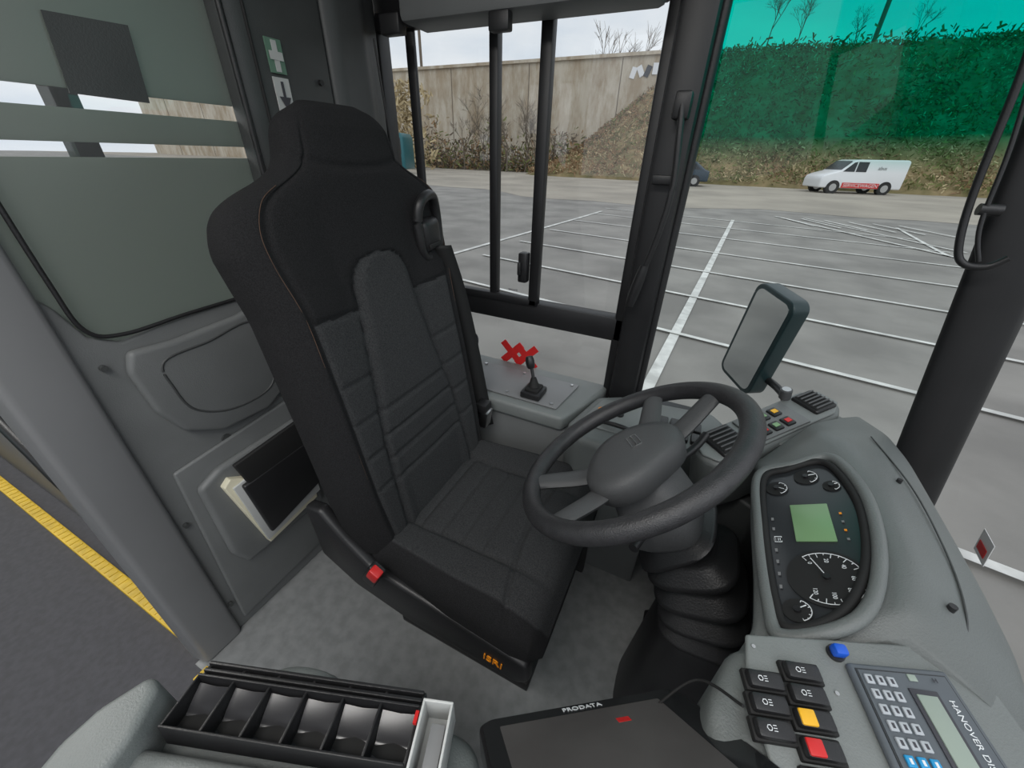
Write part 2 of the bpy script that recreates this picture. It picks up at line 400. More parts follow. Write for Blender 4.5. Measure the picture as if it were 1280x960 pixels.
cyl('column_knob',(-.945,.86,1.39),(-.937,.86,1.39),.006,'rubber',g)
def yz(pts,x): return [(x,a,b) for a,b in pts]
bul=[(.27,.86),(.285,.90),(.36,.895),(.50,.905),(.56,.92),(.58,.80),(.57,.68),(.50,.64),(.38,.645),(.31,.69),(.28,.76)]
prism('arm_panel',yz(bul,X+.001),(.022,0,0),'panel',g,.018,seg=4)
tube('arm_panel_groove',yz([(.33,.86),(.42,.87),(.53,.88),(.55,.78),(.52,.70),(.42,.69),(.345,.73),(.325,.80)],X+.022),.003,'dkpanel',g,closed=True)
cyl('cap',(X,.385,.61),(X+.006,.385,.61),.012,'dkpanel',g)
for a,b in((.245,.88),(.23,.45),(.225,.12)): cyl('bolt',(X,a,b),(X+.01,a,b),.006,'dkpanel',g,n=10)
prism('lower_door',yz([(.255,.60),(.60,.635),(.60,.06),(.235,.04)],X+.001),(.012,0,0),'panel',g,.01)
g=grp('glass_partition')
bb('frost_top',(X-.018,.215,1.325),(X-.012,.655,2.1),'frost',g,0)
bb('frost_mid',(X-.018,.215,1.25),(X-.012,.655,1.298),'frost',g,0)
bb('frost_low',(X-.018,.215,.9),(X-.012,.655,1.228),'frost',g,0)
bb('clear_pane',(X-.024,.215,.9),(X-.020,.655,2.1),'glass',g,0)
prism('dark_square',yz([(.395,1.42),(.505,1.425),(.495,1.315),(.385,1.318)],X-.008),(.002,0,0),'dkpanel',g,0)
g=grp('emergency_sign')
bb('green_bg',(-.944,.730,1.392),(-.9405,.768,1.452),'signg',g,0)
bb('plate',(-.944,.730,1.318),(-.9405,.768,1.385),'offw',g,0)
bb('cross_v',(-.9405,.743,1.395),(-.939,.755,1.449),'offw',g,0)
bb('cross_h',(-.9390,.733,1.415),(-.938,.765,1.430),'offw',g,0)
bb('arrow_v',(-.9405,.746,1.335),(-.939,.752,1.378),'textd',g,0)
prism('arrow_head',[(-.9390,.735,1.350),(-.9390,.763,1.350),(-.9390,.749,1.325)],(.001,0,0),'textd',g,0)
g=grp('document_pocket')
prism('frame_plate',yz([(.275,.54),(.33,.565),(.56,.575),(.56,.24),(.30,.235),(.275,.30)],X+.012),(.025,0,0),'panel',g,.014,seg=4)
prism('paper_pad',yz([(.315,.52),(.335,.535),(.53,.40),(.53,.29),(.36,.265)],X+.036),(.02,0,0),'cream',g,.003)
prism('paper_sheet',yz([(.33,.51),(.54,.54),(.54,.315),(.355,.285)],X+.057),(.006,0,0),'offw',g,.001)
prism('pouch_flap',yz([(.345,.58),(.55,.60),(.55,.50),(.36,.505)],X+.066),(.012,0,0),'blackm',g,.004)
prism('pouch',yz([(.345,.51),(.55,.52),(.55,.36),(.365,.315)],X+.064),(.016,0,0),'black',g,.006)
g=grp('handrail_pole')
for x,y in((-2.9,-.45),(-4.1,.12),(-4.6,-.3)): cyl('pole',(x,y,-.01),(x,y,2.1),.018,'yellowp',g)
def bench(x,y):
    g=grp('passenger_seat')
    box('cushion',(x,y,.45),(.42,.8,.1),'teal',g,bev=.03,seg=3)
    box('backrest',(x-.2,y,.85),(.09,.8,.8),'teal',g,rot=(0,-.12,0),bev=.03,seg=3)
    box('frame',(x,y,.2),(.3,.5,.4),'dkpanel',g,bev=.01)
for x in(-3.9,-4.7,-5.5): bench(x,.68)
for x in(-2.7,-3.5,-4.4,-5.3): bench(x,-.80)
g=grp('wheel_arch_box')
bb('box',(-3.2,.2,-.012),(-1.2,1.1,.50),'post',g,.02)
tube('handle',[(-1.75,.17,.62),(-1.55,.165,.52),(-1.40,.165,.42),(-1.36,.19,.36)],.016,'black',g)

# ================================================================ DRIVER SEAT
SY=.60
seat=grp('driver_seat')
hw=[(.46,.235),(.60,.245),(.75,.245),(.9,.245),(1.0,.249),(1.07,.262),(1.12,.270),(1.155,.264),(1.178,.242),(1.198,.195),(1.213,.155),(1.23,.137),(1.25,.132),(1.28,.126),(1.30,.112),(1.312,.092),(1.322,.055)]
yc=[(.9,0),(1.1,.008),(1.2,.03),(1.32,.045)]
xc=[(.46,-.545),(.8,-.60),(1.1,-.655),(1.2,-.672),(1.34,-.705)]
tk=[(.46,.07),(.9,.065),(1.1,.055),(1.2,.05),(1.28,.042),(1.31,.03),(1.322,.012)]
def insert_hw(z):
    return interp([(.5,.140),(.7,.128),(.85,.10),(.95,.085),(1.02,.078),(1.045,.066),(1.06,.045),(1.068,.0),(1.2,-.05)],z)
NR=200;NS=190
zz=[.46+(1.322-.46)*(1-(1-i/(NS-1))**1.2) for i in range(NS)]
rings=[];ins=[]
LAT=[(.5,1),(1.0,1),(1.12,.5),(1.2,.15),(1.34,0)]
for z in zz:
    W=sm(hw,z,.012);T=interp(tk,z);cx=interp(xc,z);cy=SY+interp(yc,z);ring=[]
    for j in range(NR):
        a=2*math.pi*j/NR;c,s=math.cos(a),math.sin(a)
        y=W*math.copysign(abs(c)**.75,c);d=T*math.copysign(abs(s)**.6,s);iv=-.05
        if s>0:
            q=abs(y)/W
            lat=interp(LAT,z)
            d+= .038*lat*(max(0,q-.42)/.58)*(1 if q<.85 else max(0,1-(q-.85)/.15*.8)) 
            g_=insert_hw(z);iv=min(g_-abs(y),(1.068-z))
            if z<1.075:
                if g_>0.0: d-= .009*math.exp(-((abs(y)-g_)/.005)**2)
                if abs(y)<g_:
                    d+=.006*min(1,(g_-abs(y))/.015)
                    for zg in(.60,.655,.71,.765): d-=.006*math.exp(-((z-zg)/.004)**2)
                elif z<1.0 and q<.80:
                    for zg in(.60,.68,.76,.84,.965): d-=.005*min(1,(.8-q)/.05)*math.exp(-((z-zg-.02*q)/.004)**2)
                if z<.965+.02*q and abs(y)>g_ and q<.80: iv=(.80-q)*.2
            d-=.006*math.exp(-((q-.80)/.02)**2)*interp([(.95,1),(1.25,.6),(1.3,0)],z)
            d-=.004*math.exp(-((z-1.215-.02*q*q)/.006)**2)
        ring.append(V((cx+d,cy+y,z+d*.18)));ins.append(iv)
    rings.append(ring)
bk=loft('backrest',rings,'cloth',seat,ang=80)
at=bk.data.attributes.new('ins','FLOAT','POINT');at.data.foreach_set('value',ins)
for sgn in(-1,1):
    pts=[]
    for z in(.62,.75,.9,1.0,1.08,1.13,1.17,1.19):
        W=interp(hw,z);q=.84;T=interp(tk,z);lat=interp(LAT,z)
        s=(1-(q**(1/.75))**2)**.5
        pts.append(V((interp(xc,z)+T*s**.6+.038*lat*(q-.42)/.58-.0002,SY+interp(yc,z)+sgn*W*q,z+.01)))
    tube('stitch',pts,.0006,'gold',seat,n=6)
rings=[];ins=[]
XN=110
def top(x): return interp([(-.60,.47),(-.5,.485),(-.35,.49),(-.2,.495),(-.14,.488),(-.115,.470),(-.10,.44),(-.092,.40)],x)
def bot(x): return interp([(-.60,.38),(-.12,.35),(-.092,.37)],x)
for i in range(XN):
    x=-.60+(.508)*(1-(1-i/(XN-1))**1.4)
    W=interp([(-.6,.225),(-.3,.25),(-.15,.252),(-.115,.245),(-.092,.22)],x)
    ring=[]
    zt,zb=sm([(q,top(q)) for q in(-.6,-.5,-.35,-.2,-.14,-.115,-.10,-.092)],x,.008),bot(x);zc=(zt+zb)/2;h=(zt-zb)/2
    for j in range(NR):
        a=2*math.pi*j/NR;c,s=math.cos(a),math.sin(a)
        y=W*math.copysign(abs(c)**.6,c);d=h*math.copysign(abs(s)**.55,s);iv=-.05
        if s>0:
            q=abs(y)/W;k=interp([(-.6,1),(-.2,1),(-.12,.3),(-.09,0)],x)
            d+=.038*k*max(0,(q-.5)/.5)*(1 if q<.85 else max(0,1-(q-.85)/.15*.9))
            d-=.009*math.exp(-((abs(y)-.13)/.005)**2)*k
            if abs(y)<.13 :
                for xg in(-.45,-.395,-.34,-.285): d-=.006*math.exp(-((x-xg)/.004)**2)
            d-=.008*math.exp(-((x+.215-(.05*(q**2)))/.005)**2)
            iv=(.86-q)*.2
        ring.append(V((x,SY+y,zc+d)));ins.append(iv)
    rings.append(ring)
cu=loft('cushion',rings,'cloth',seat,ang=80)
at=cu.data.attributes.new('ins','FLOAT','POINT');at.data.foreach_set('value',ins)
for sgn in(-1,1):
    y=SY+sgn*.225
    prof=[(-.67,.56),(-.62,.57),(-.56,.50),(-.50,.450),(-.30,.420),(-.11,.395),(-.105,.335),(-.13,.31),(-.40,.31),(-.56,.34),(-.66,.40)]
    prism('side_skirt',[(a,y,b) for a,b in prof],(0,sgn*.03,0),'black',seat,.010,seg=3)
box('underpan',(-.34,SY,.325),(.44,.42,.09),'black',seat,bev=.02)
text('seat_label','ISRI',.030,'orange',frame(V((.99,0,-.10)),V((.10,0,.99)),V((0,-1,0)),V((-.185,SY-.2565,.352))),seat,ext=.001)
rings=[]
for i,z in enumerate([.03+.02*k for k in range(14)]):
    e=.012 if i%2 else 0
    ring=[]
    for j in range(48):
        a=2*math.pi*j/48;c,s=math.cos(a),math.sin(a)
        ring.append(V((-.34+(.175+e)*math.copysign(abs(c)**.45,c),SY+(.13+e)*math.copysign(abs(s)**.45,s),z)))
    rings.append(ring)
loft('suspension_bellows',rings,'rubber',seat,ang=60)
bb('base_plate',(-.56,.455,.0),(-.14,.75,.012),'black',seat,.003)
for yy in(.455,.735): bb('floor_rail',(-.56,yy,.01),(-.14,yy+.02,.04),'blackm',seat,.003)
bb('adjust_lever',(-.12,.72,.20),(-.09,.74,.40),'blackm',seat,.004)
g=seat
tube('belt_loop',[(-.585,.735,1.12),(-.582,.75,1.160),(-.59,.80,1.165),(-.595,.82,1.11),(-.59,.81,1.05),(-.585,.75,1.04)],.011,'black',g,closed=True)
box('belt_cover',(-.590,.775,1.085),(.035,.065,.075),'black',g,bev=.016,rot=(.1,0,0),seg=3)
box('belt_slot',(-.571,.775,1.065),(.006,.045,.010),'blackm',g,bev=.002,rot=(.1,0,0))
def ribbon(name,pts,w,wd,m,par):
    P=smoothpath(pts,8);vs=[];wd=V(wd)
    for p in P: vs+=[p-wd*w/2,p+wd*w/2]
    o=mk(name,vs,[(2*i,2*i+1,2*i+3,2*i+2) for i in range(len(P)-1)],m,par)
    s=o.modifiers.new('s','SOLIDIFY');s.thickness=.002
ribbon('belt_webbing',[(-.565,.795,1.06),(-.557,.835,.95),(-.540,.862,.80),(-.515,.868,.65),(-.49,.872,.50)],.042,(.6,.8,0),'blackm',seat)
box('belt_tongue',(-.485,.850,.55),(.03,.035,.065),'metal',seat,rot=(.1,.2,0),bev=.004)
box('belt_tongue_cap',(-.488,.847,.59),(.035,.04,.03),'black',seat,bev=.005)
box('buckle',(-.47,SY-.268,.465),(.034,.022,.075),'black',seat,rot=(0,.5,0),bev=.006)
box('buckle_button',(-.455,SY-.276,.488),(.026,.020,.034),'red',seat,rot=(0,.5,0),bev=.004)

# ================================================================ STEERING WHEEL
sw=grp('steering_wheel')
al=math.radians(35);ef=V((math.cos(al),0,math.sin(al)));ey=V((0,1,0));en=ef.cross(ey)
C0=V((-.034,.577,.80))
def wp(a,rad,h=0): return C0+(ef*math.cos(a)+ey*math.sin(a))*rad+en*h
tube('rim',[wp(2*math.pi*i/48,.199) for i in range(48)],.0175,'wheel',sw,n=20,closed=True,k=2,up=tuple(en))
for ad in(-166,-118,85,42):
    a=math.radians(ad)
    tube('spoke',[wp(a,.05,-.03),wp(a,.11,-.022),wp(a,.165,-.008),wp(a,.197,0)],lambda t:.026-.006*t,'hub',sw,flat=.010,up=tuple(en),k=5)
def hubring(sc_,h):
    out=[]
    for i in range(40):
        a=2*math.pi*i/40
        rad=.084*(1+.12*math.cos(2*(a-math.radians(62)))+.06*math.cos(3*(a-2.4)))*sc_
        out.append(wp(a,rad,h))
    return out
loft('hub_pad',[hubring(.8,-.055),hubring(.98,-.045),hubring(1.05,-.02),hubring(1.04,-.008),hubring(.96,.002),hubring(.7,.007),hubring(.3,.009)],'hub',sw,ang=50)
ex_=(ef*.5-ey*.85).normalized();ey_=en.cross(ex_)
mwh=frame(ex_,ey_,en,C0+en*.010+ef*.012+ey*.012)
tube('badge',[mwh@V((-.02,-.009,0)),mwh@V((.02,-.009,0)),mwh@V((.02,.009,0)),mwh@V((-.02,.009,0))],.0009,'metal',sw,n=6,closed=True,k=1)
tube('badge_bar',[mwh@V((-.02,0,0)),mwh@V((.02,0,0))],.0014,'metal',sw,n=6,k=1)
g=sw
ax=-en
def colring(c,w,h,d,n=36,pw=.6):
    d=V(d).normalized();s=V((0,1,0));t=s.cross(d).normalized();out=[]
    for i in range(n):
        a=2*math.pi*i/n;cc,ss=math.cos(a),math.sin(a)
        out.append(V(c)+s*w*math.copysign(abs(cc)**pw,cc)+t*h*math.copysign(abs(ss)**pw,ss))
    return out
loft('shroud',[colring(C0+ax*.05,.05,.05,ax),colring(C0+ax*.07,.062,.06,ax),colring(C0+ax*.13,.070,.068,ax),colring(C0+ax*.165,.072,.068,ax),colring(C0+ax*.185,.058,.052,ax)],'hub',g,ang=50)
path=smoothpath([C0+ax*.175,V((.105,.582,.625)),V((.140,.585,.565)),V((.165,.588,.50)),V((.182,.592,.44)),V((.19,.60,.38))],1)
rr=[]
N=len(path)
for i in range(N-1):
    d=path[i+1]-path[i];t=i/N
    for k,w_ in ((0,.050),(.18,.056),(.40,.078),(.52,.082),(.64,.078),(.86,.056)):
        rr.append(colring(path[i]+d*k,w_+.010*t,w_+.008*t,d))
loft('gaiter',rr,'rubber',g,ang=70)
loft('pedestal',[colring((.195,.60,.40),.085,.08,(0,0,-1)),colring((.20,.60,.36),.098,.10,(0,0,-1)),colring((.20,.60,.0),.11,.13,(0,0,-1))],'black',g)
tube('stalk_left',[C0+ax*.09+V((0,.04,0)),C0+ax*.085+V((.06,.12,.02)),C0+ax*.07+V((.09,.16,.03))],.008,'black',g)
tube('stalk_right',[C0+ax*.12-V((0,.05,0)),C0+ax*.12+V((-.02,-.12,0))],.008,'black',g)
g=grp('pedals')
for y in(.46,.75):
    box('pad',(.14,y,.10),(.09,.06,.015),'rubber',g,rot=(0,-.8,0),bev=.004)
    tube('arm',[(.15,y,.09),(.19,y,.05),(.23,y,.0)],.008,'black',g)

# ================================================================ DASHBOARD
dash=grp('dashboard')
ST=[
 ((.150,.325,.735),(.30,.385,.815),(.39,.33,.79)),
 ((.172,.37,.75),(.30,.41,.835),(.408,.42,.80)),
 ((.175,.45,.755),(.315,.47,.845),(.415,.52,.80)),
 ((.175,.56,.755),(.318,.60,.845),(.418,.65,.80)),
 ((.180,.64,.755),(.300,.71,.84),(.42,.78,.80)),
 ((.195,.70,.75),(.275,.765,.825),(.41,.86,.80)),
 ((.20,.76,.72),(.28,.83,.80),(.385,.93,.79))]
rings=[]
def lerp(a,b,t): return V(a)*(1-t)+V(b)*t
for k in range(61):
    t=k/10;i=min(int(t),5);q=t-i
    I=lerp(ST[i][0],ST[i+1][0],q);K=lerp(ST[i][1],ST[i+1][1],q);O=lerp(ST[i][2],ST[i+1][2],q)
    pr=[I+V((.14,0,-.45)),I+V((.075,0,-.15)),I+V((.025,0,-.05)),I+V((.002,0,-.012)),I,I+(K-I)*.04+V((0,0,.006))]
    pr+=[lerp(I,K,a) for a in(.15,.4,.7,.9)]+[K,lerp(K,O,.25)+V((0,0,.004)),lerp(K,O,.6)+V((0,0,.006)),lerp(K,O,.9)+V((0,0,.004)),O,O+V((.012,0,-.02)),O+V((.02,0,-.10)),O+V((.02,0,-.5))]
    rings.append(pr)
for _ in range(6):
    new=[rings[0]]
    for i in range(1,len(rings)-1): new.append([(rings[i-1][j]+rings[i][j]*2+rings[i+1][j])/4 for j in range(len(rings[0]))])
    new.append(rings[-1]);rings=new
loft('main_body',rings,'dash',dash,ang=60)
tube('side_groove',[(.345,.385,.813),(.362,.44,.824),(.374,.53,.827),(.377,.66,.827),(.362,.80,.821)],.0012,'dkpanel',dash,n=6)
g=grp('instrument_cluster')
def cp(x,y,h=0): return V((x,y,.77+(x-.19)*.6))+V((-.514,0,.857))*h
PC=[(.195,.635),(.225,.655),(.262,.668),(.280,.64),(.290,.56),(.278,.46),(.248,.390),(.203,.362),(.192,.40),(.189,.52)]
fc=smoothpath([cp(a,b,.006) for a,b in PC],6,True)
mk('face',fc,[tuple(range(len(fc)))],'face',g)
tube('bezel',[cp(a,b,.010) for a,b in PC],.0055,'blackm',g,closed=True,n=10,up=(-.5,0,.86))
hood=[cp(a+(.010 if a>.22 else -.006),.515+(b-.515)*1.07,.010) for a,b in PC]
tube('hood',hood,.008,'dash',g,closed=True,n=12,up=(-.5,0,.86))
ecx=V((1,0,.6)).normalized();ecn=V((-.514,0,.857))
def cm(x,y,h=.008): return frame(V((0,-1,0)),ecx,ecn,cp(x,y,h))
def gauge(x,y,rad,a0,a1,nt_,ang,nums=None):
    m4=cm(x,y)
    cyl('dial',m4@V((0,0,-.001)),m4@V((0,0,.0003)),rad*1.12,'blackm',g,n=40)
    arc=[m4@V((math.cos(math.radians(a0+(a1-a0)*i/24))*rad,math.sin(math.radians(a0+(a1-a0)*i/24))*rad,.0006)) for i in range(25)]
    tube('gauge_arc',arc,.0005,'text',g,n=5,k=1)
    for i in range(nt_+1):
        a=math.radians(a0+(a1-a0)*i/nt_);q=.82 if i%2==0 else .92
        tube('tick',[m4@V((math.cos(a)*rad*q,math.sin(a)*rad*q,.0006)),m4@V((math.cos(a)*rad,math.sin(a)*rad,.0006))],.0005,'text',g,n=4,k=1)
    if nums:
        for i,s in enumerate(nums):
            a=math.radians(a1+(a0-a1)*i/(len(nums)-1))
            text('numeral',s,rad*.17,'text',m4@Matrix.Translation(V((math.cos(a)*rad*.68,math.sin(a)*rad*.68,.0008))),g,ext=.0001)
    a=math.radians(ang)
    tube('needle',[m4@V((0,0,.003)),m4@V((math.cos(a)*rad*.8,math.sin(a)*rad*.8,.003))],.0006,'text',g,n=5,k=1)
    cyl('pivot',m4@V((0,0,0)),m4@V((0,0,.004)),.004,'black',g,n=14)
gauge(.242,.437,.038,-35,215,20,205,['0','20','40','60','80','100','120'])
gauge(.211,.388,.014,20,160,6,120)
gauge(.209,.610,.014,20,160,6,60)
gauge(.245,.633,.015,20,160,6,100)
gauge(.270,.608,.010,20,160,4,100)
box('lcd_display',(0,0,0),(.072,.046,.003),'lcd',g,mw=cm(.240,.532),bev=.001)
text('badge','[=]',.010,'text',cm(.203,.50),g,ext=.0002)
for i in range(7): box('indicator',(0,0,0),(.005,.003,.001),'post',g,mw=cm(.199,.42+i*.02),bev=0)
for i in range(4): box('indicator_red',(0,0,0),(.003,.003,.001),'orange' if i%2 else 'post',g,mw=cm(.270,.50+i*.016),bev=0)
cyl('dash_knob',V((.345,.435,.826)),V((.345,.435,.834)),.004,'black',dash)
cyl('dash_knob',V((.36,.66,.826)),V((.36,.66,.835)),.0035,'black',dash)

a_=V((.235,.225,.075)).normalized();b_=V((-.69,.72,0)).normalized();n_=a_.cross(b_).normalized()
if n_.z<0:n_=-n_
W0=V((.105,.745,.725));mw=frame(a_,b_,n_,W0)
g=grp('vent_console')
shp=[(-.005,-.045),(.05,-.052),(.30,-.045),(.335,-.02),(.335,.035),(.30,.055),(.03,.05),(-.01,.03),(-.02,-.01)]
prism('housing',[(x,y,0) for x,y in shp],(0,0,-.14),'dash',g,.014,mw=mw,seg=4)
prism('faceplate',[(x*.96+.006,y*.84,.0) for x,y in shp],(0,0,.006),'dash2',g,.003,mw=mw)
def vent(s,t,wd,ht,nn):
    box('vent_frame',(s,t,.008),(wd,ht,.012),'black',g,mw=mw,bev=.006,seg=3)
    box('vent_recess',(s,t,.0135),(wd*.84,ht*.84,.003),'blackm',g,mw=mw,bev=.001)
    for i in range(nn): box('louver',(s,t-ht*.36+ht*.72*i/(nn-1),.016),(wd*.8,.0035,.007),'hub',g,mw=mw,bev=.001,rot=(.5,0,0))
vent(.050,.0,.070,.076,6)
vent(.285,.005,.056,.064,6)
box('switch_plate',(.165,.0,.008),(.130,.075,.006),'panel',g,mw=mw,bev=.003)
for i in range(3):
    for j in range(2):
        box('button',(.13+.03*i,-.018+.034*j,.012),(.022,.024,.008),'black' ,g,mw=mw,bev=.003)
        box('lamp',(.13+.03*i,-.018+.034*j,.0165),(.012,.010,.002),('red','amber','lcd','lcd','red','amber')[i*2+j],g,mw=mw,bev=0)
cyl('rotary_knob',mw@V((.25,.045,.01)),mw@V((.25,.045,.032)),.012,'hub',g)
cyl('knob_cap',mw@V((.25,.045,.032)),mw@V((.25,.045,.034)),.009,'metal',g)
g=grp('switch_console')
prism('body',[(-.23,.86,.61),(-.19,1.04,.61),(-.12,1.08,.61),(.14,1.08,.63),(.20,.98,.64),(.12,.86,.635),(-.10,.80,.61),(-.19,.81,.61)],(0,0,-.3),'dash',g,.02,seg=4)
prism('panel',[(-.20,.87,.611),(-.165,1.02,.611),(-.03,1.03,.618),(-.01,.86,.618)],(0,0,.006),'dash2',g,.004)
cyl('orange_button',(-.15,.94,.615),(-.15,.94,.632),.012,'orange',g)
cyl('round_button',(-.10,.95,.615),(-.10,.95,.626),.010,'black',g)
for i in range(4):
    for j in range(2): box('rocker',(.015+.028*i,.91+.05*j,.632+.001*i),(.022,.04,.014),'black',g,bev=.003)
tube('handle_bar',[(-.14,.90,.615),(-.13,.885,.63),(-.07,.875,.635),(-.06,.89,.615)],.006,'black',g)
g=dash
prism('under_cover',[(.14,.83,.6),(.24,.76,.6),(.40,.88,.6),(.32,.98,.6),(.2,.98,.6)],(0,0,-.5),'dkpanel',g,.01)
prism('corner_cover',[(.24,.80,.76),(.40,.84,.775),(.39,.93,.775),(.33,1.005,.775),(.25,.95,.76),(.15,.86,.73)],(0,0,-.2),'dash',g,.02,seg=4)

# right switch panel
g=grp('switch_panel')
body=[(.135,.310,.795),(.335,.405,.80),(.385,.37,.80),(.40,.28,.79),(.40,.0,.76),(.16,.0,.75),(.135,.12,.77),(.112,.24,.79)]
prism('housing',body,(0,0,-.22),'dash',g,.02,seg=4)
q=math.radians(19);e1=V((math.cos(q),math.sin(q),.0));e2=V((-.0,-1,-.12));e2=(e2-e1*e2.dot(e1)).normalized();e3=e2.cross(e1).normalized()
pm=frame(e1,-e2,e3 if e3.z>0 else -e3,V((.24,.335,.802)))
prism('faceplate',[(x,y,0) for x,y in((-.112,-.03),(-.098,.014),(.115,.028),(.130,.01),(.135,-.10),(.13,-.24),(-.10,-.24),(-.112,-.09))],(0,0,.006),'dash2',g,.006,mw=pm)
def rocker(x,y,c=None,w_=.034,h_=.0150):
    box('rocker_frame',(x,y,.008),(w_+.004,h_+.0035,.008),'blackm',g,mw=pm,bev=.0015)
    box('rocker_key',(x,y,.013),(w_,h_,.010),'black',g,mw=pm,bev=.003,rot=(0,.10,0))
    if c: box('rocker_lens',(x-.008,y,.0185),(w_*.42,h_*.85,.004),c,g,mw=pm,bev=.0015)
    else:
        tube('icon',[pm@V((x-.006+math.cos(i*1.05)*.0022,y+math.sin(i*1.05)*.0022,.0190)) for i in range(6)],.0004,'text',g,n=4,closed=True,k=1)
        for i in range(3): box('icon_ray',(x-.001,y-.002+.002*i,.0186),(.003,.0005,.0004),'text',g,mw=pm,bev=0)
for i,(x,y,c) in enumerate([(-.064,-.018,None),(-.067,-.037,None),(-.070,-.056,'amber'),(-.073,-.077,'red'),(-.104,-.030,None),(-.107,-.049,None),(-.110,-.068,None),(-.078,-.098,None)]): rocker(x+.006,y,c)
cyl('blue_button_base',pm@V((-.012,.006,.005)),pm@V((-.012,.006,.010)),.008,'black',g)
box('blue_button',(-.012,.006,.015),(.013,.011,.012),'blue',g,mw=pm,bev=.003)
for x,y in((-.095,.002),(.115,.015),(-.028,-.03)): cyl('screw',pm@V((x,y,.006)),pm@V((x,y,.0075)),.002,'metal',g,n=10)
g=grp('destination_controller')
pm2=pm@Matrix.Translation(V((-.012,-.005,.002)))@Matrix.Diagonal((.76,.64,.8,1))
prism('case',[(x,y,.004) for x,y in((.005,.003),(.130,.010),(.14,-.34),(-.004,-.34))],(0,0,.010),'dev',g,.004,mw=pm2)
prism('inset',[(x,y,.0135) for x,y in((.011,-.004),(.124,.002),(.133,-.33),(.003,-.33))],(0,0,.0015),'face',g,.0005,mw=pm2)
prism('keypad_plate',[(x,y,.0145) for x,y in((.013,-.006),(.122,.000),(.131,-.32),(.005,-.32))],(0,0,.0015),'dev',g,.0005,mw=pm2)
for i in range(3):
    for j in range(9):
        c='cyan' if 5<=j<=6 else 'label'
        box('key',(.021+.0135*i,-.018-.0185*j,.0175),(.0095,.0125,.003),c,g,mw=pm2,bev=.001)
        box('key_legend',(.021+.0135*i,-.018-.0185*j,.0192),(.003,.006,.0004),'textd' if c=='label' else 'text',g,mw=pm2,bev=0)
box('lcd_bezel',(.082,-.085,.0165),(.034,.125,.003),'textd',g,mw=pm2,bev=.001)
box('lcd',(.082,-.085,.0185),(.024,.110,.002),'lcd2',g,mw=pm2,bev=.0005)
text('maker','HANOVER DISPLAYS',.0095,'text',pm2@Matrix.Translation(V((.111,-.085,.0165)))@Matrix.Rotation(-math.pi/2,4,'Z')@Matrix.Diagonal((1.25,1,1,1)),g,ext=.0003)
text('logo','H',.008,'textd',pm2@Matrix.Translation(V((.105,-.008,.0175))),g,ext=.0003)
box('logo_plate',(.078,-.008,.0165),(.010,.009,.002),'lcd2',g,mw=pm2,bev=.0005)

# ================================================================ cab door console, coin tray, ticket machine
cang=math.atan2(.09,.25)
cm0=Matrix.Translation(V((-.285,.055,.69)))@Matrix.Rotation(cang,4,'Z')
g=grp('cab_door_console')
prism('body',[(x,y,-.035) for x,y in((-.190,-.055),(-.190,.01),(-.13,.035),(.17,.035),(.21,.02),(.22,-.06),(.19,-.22),(-.18,-.2))],(0,0,-.63),'dash',g,.03,mw=cm0,seg=5)
prism('end_lobe',[(x,y,.030) for x,y in((-.217,-.045),(-.207,-.014),(-.178,.022),(-.160,.012),(-.148,-.03),(-.150,-.12),(-.215,-.12))],(0,0,-.12),'dash2',g,.010,mw=cm0,seg=4)
prism('ledge',[(x,y,.0) for x,y in((-.17,-.032),(.145,-.032),(.16,-.2),(-.2,-.2))],(0,0,-.06),'dash2',g,.012,mw=cm0,seg=4)
loft('knuckle',[[cm0@V((-.02+math.cos(2*math.pi*j/20)*.055*s_,.045+math.sin(2*math.pi*j/20)*.022*s_,-.05+z_)) for j in range(20)] for s_,z_ in((1,0),(1,.025),(.8,.04),(.4,.045))],'dash',g)
g=grp('coin_tray')
L=.275;Wd=.052
tm=cm0@Matrix.Translation(V((0,.005,-.005)))@Matrix.Rotation(-.12,4,'X')
box('base',(0,0,-.012),(L,Wd,.006),'blackm',g,mw=tm,bev=.001)
for yy in(-Wd/2,Wd/2): box('wall_long',(0,yy,.002),(L,.003,.034),'black',g,mw=tm,bev=.001)
for i in range(7):
    x=-L/2+L*i/6
    box('divider',(x,0,.001),(.003,Wd,.030),'black',g,mw=tm,bev=.001)
for i in range(6):
    xm=-L/2+L*(i+.5)/6
    vs=[]
    for j in range(13):
        t=j/12;yy=-Wd/2+.003+(Wd-.006)*t;zz_=-.009+(.016*(max(0,t-.45)/.55)**.8)+.004*max(0,1-abs(t-.1)/.1)
        vs+=[tm@V((xm-L/12+.002,yy,zz_)),tm@V((xm,yy,zz_-.003)),tm@V((xm+L/12-.002,yy,zz_))]
    fs=[(3*j+a,3*j+a+1,3*j+a+4,3*j+a+3) for j in range(12) for a in(0,1)]
    mk('scoop',vs,fs,'coin',g)
for j,yy in enumerate((.034,.042)): box('back_rail',(0,yy,.004),(L,.004,.022),'black',g,mw=tm,bev=.001)
for i in range(7): box('rail_web',(-L/2+L*i/6,.036,.0),(.004,.018,.018),'black',g,mw=tm,bev=.001)
box('red_tab',(.137,.015,.018),(.004,.012,.004),'red',g,mw=tm,bev=0)
g=grp('card_holder')
hm=cm0@Matrix.Translation(V((.160,.0,.0)))
for dx,dy,sx,sy in((-.016,0,.003,.07),(.016,0,.003,.07),(0,.035,.035,.003),(0,-.035,.035,.003)): box('side',(dx,dy,0),(sx,sy,.05),'offw',g,mw=hm,bev=.001)
box('bottom',(0,0,-.022),(.033,.07,.004),'offw',g,mw=hm,bev=0)
box('cards',(.004,-.006,-.004),(.016,.05,.034),'post',g,mw=hm,bev=.001)
g=grp('ticket_machine')
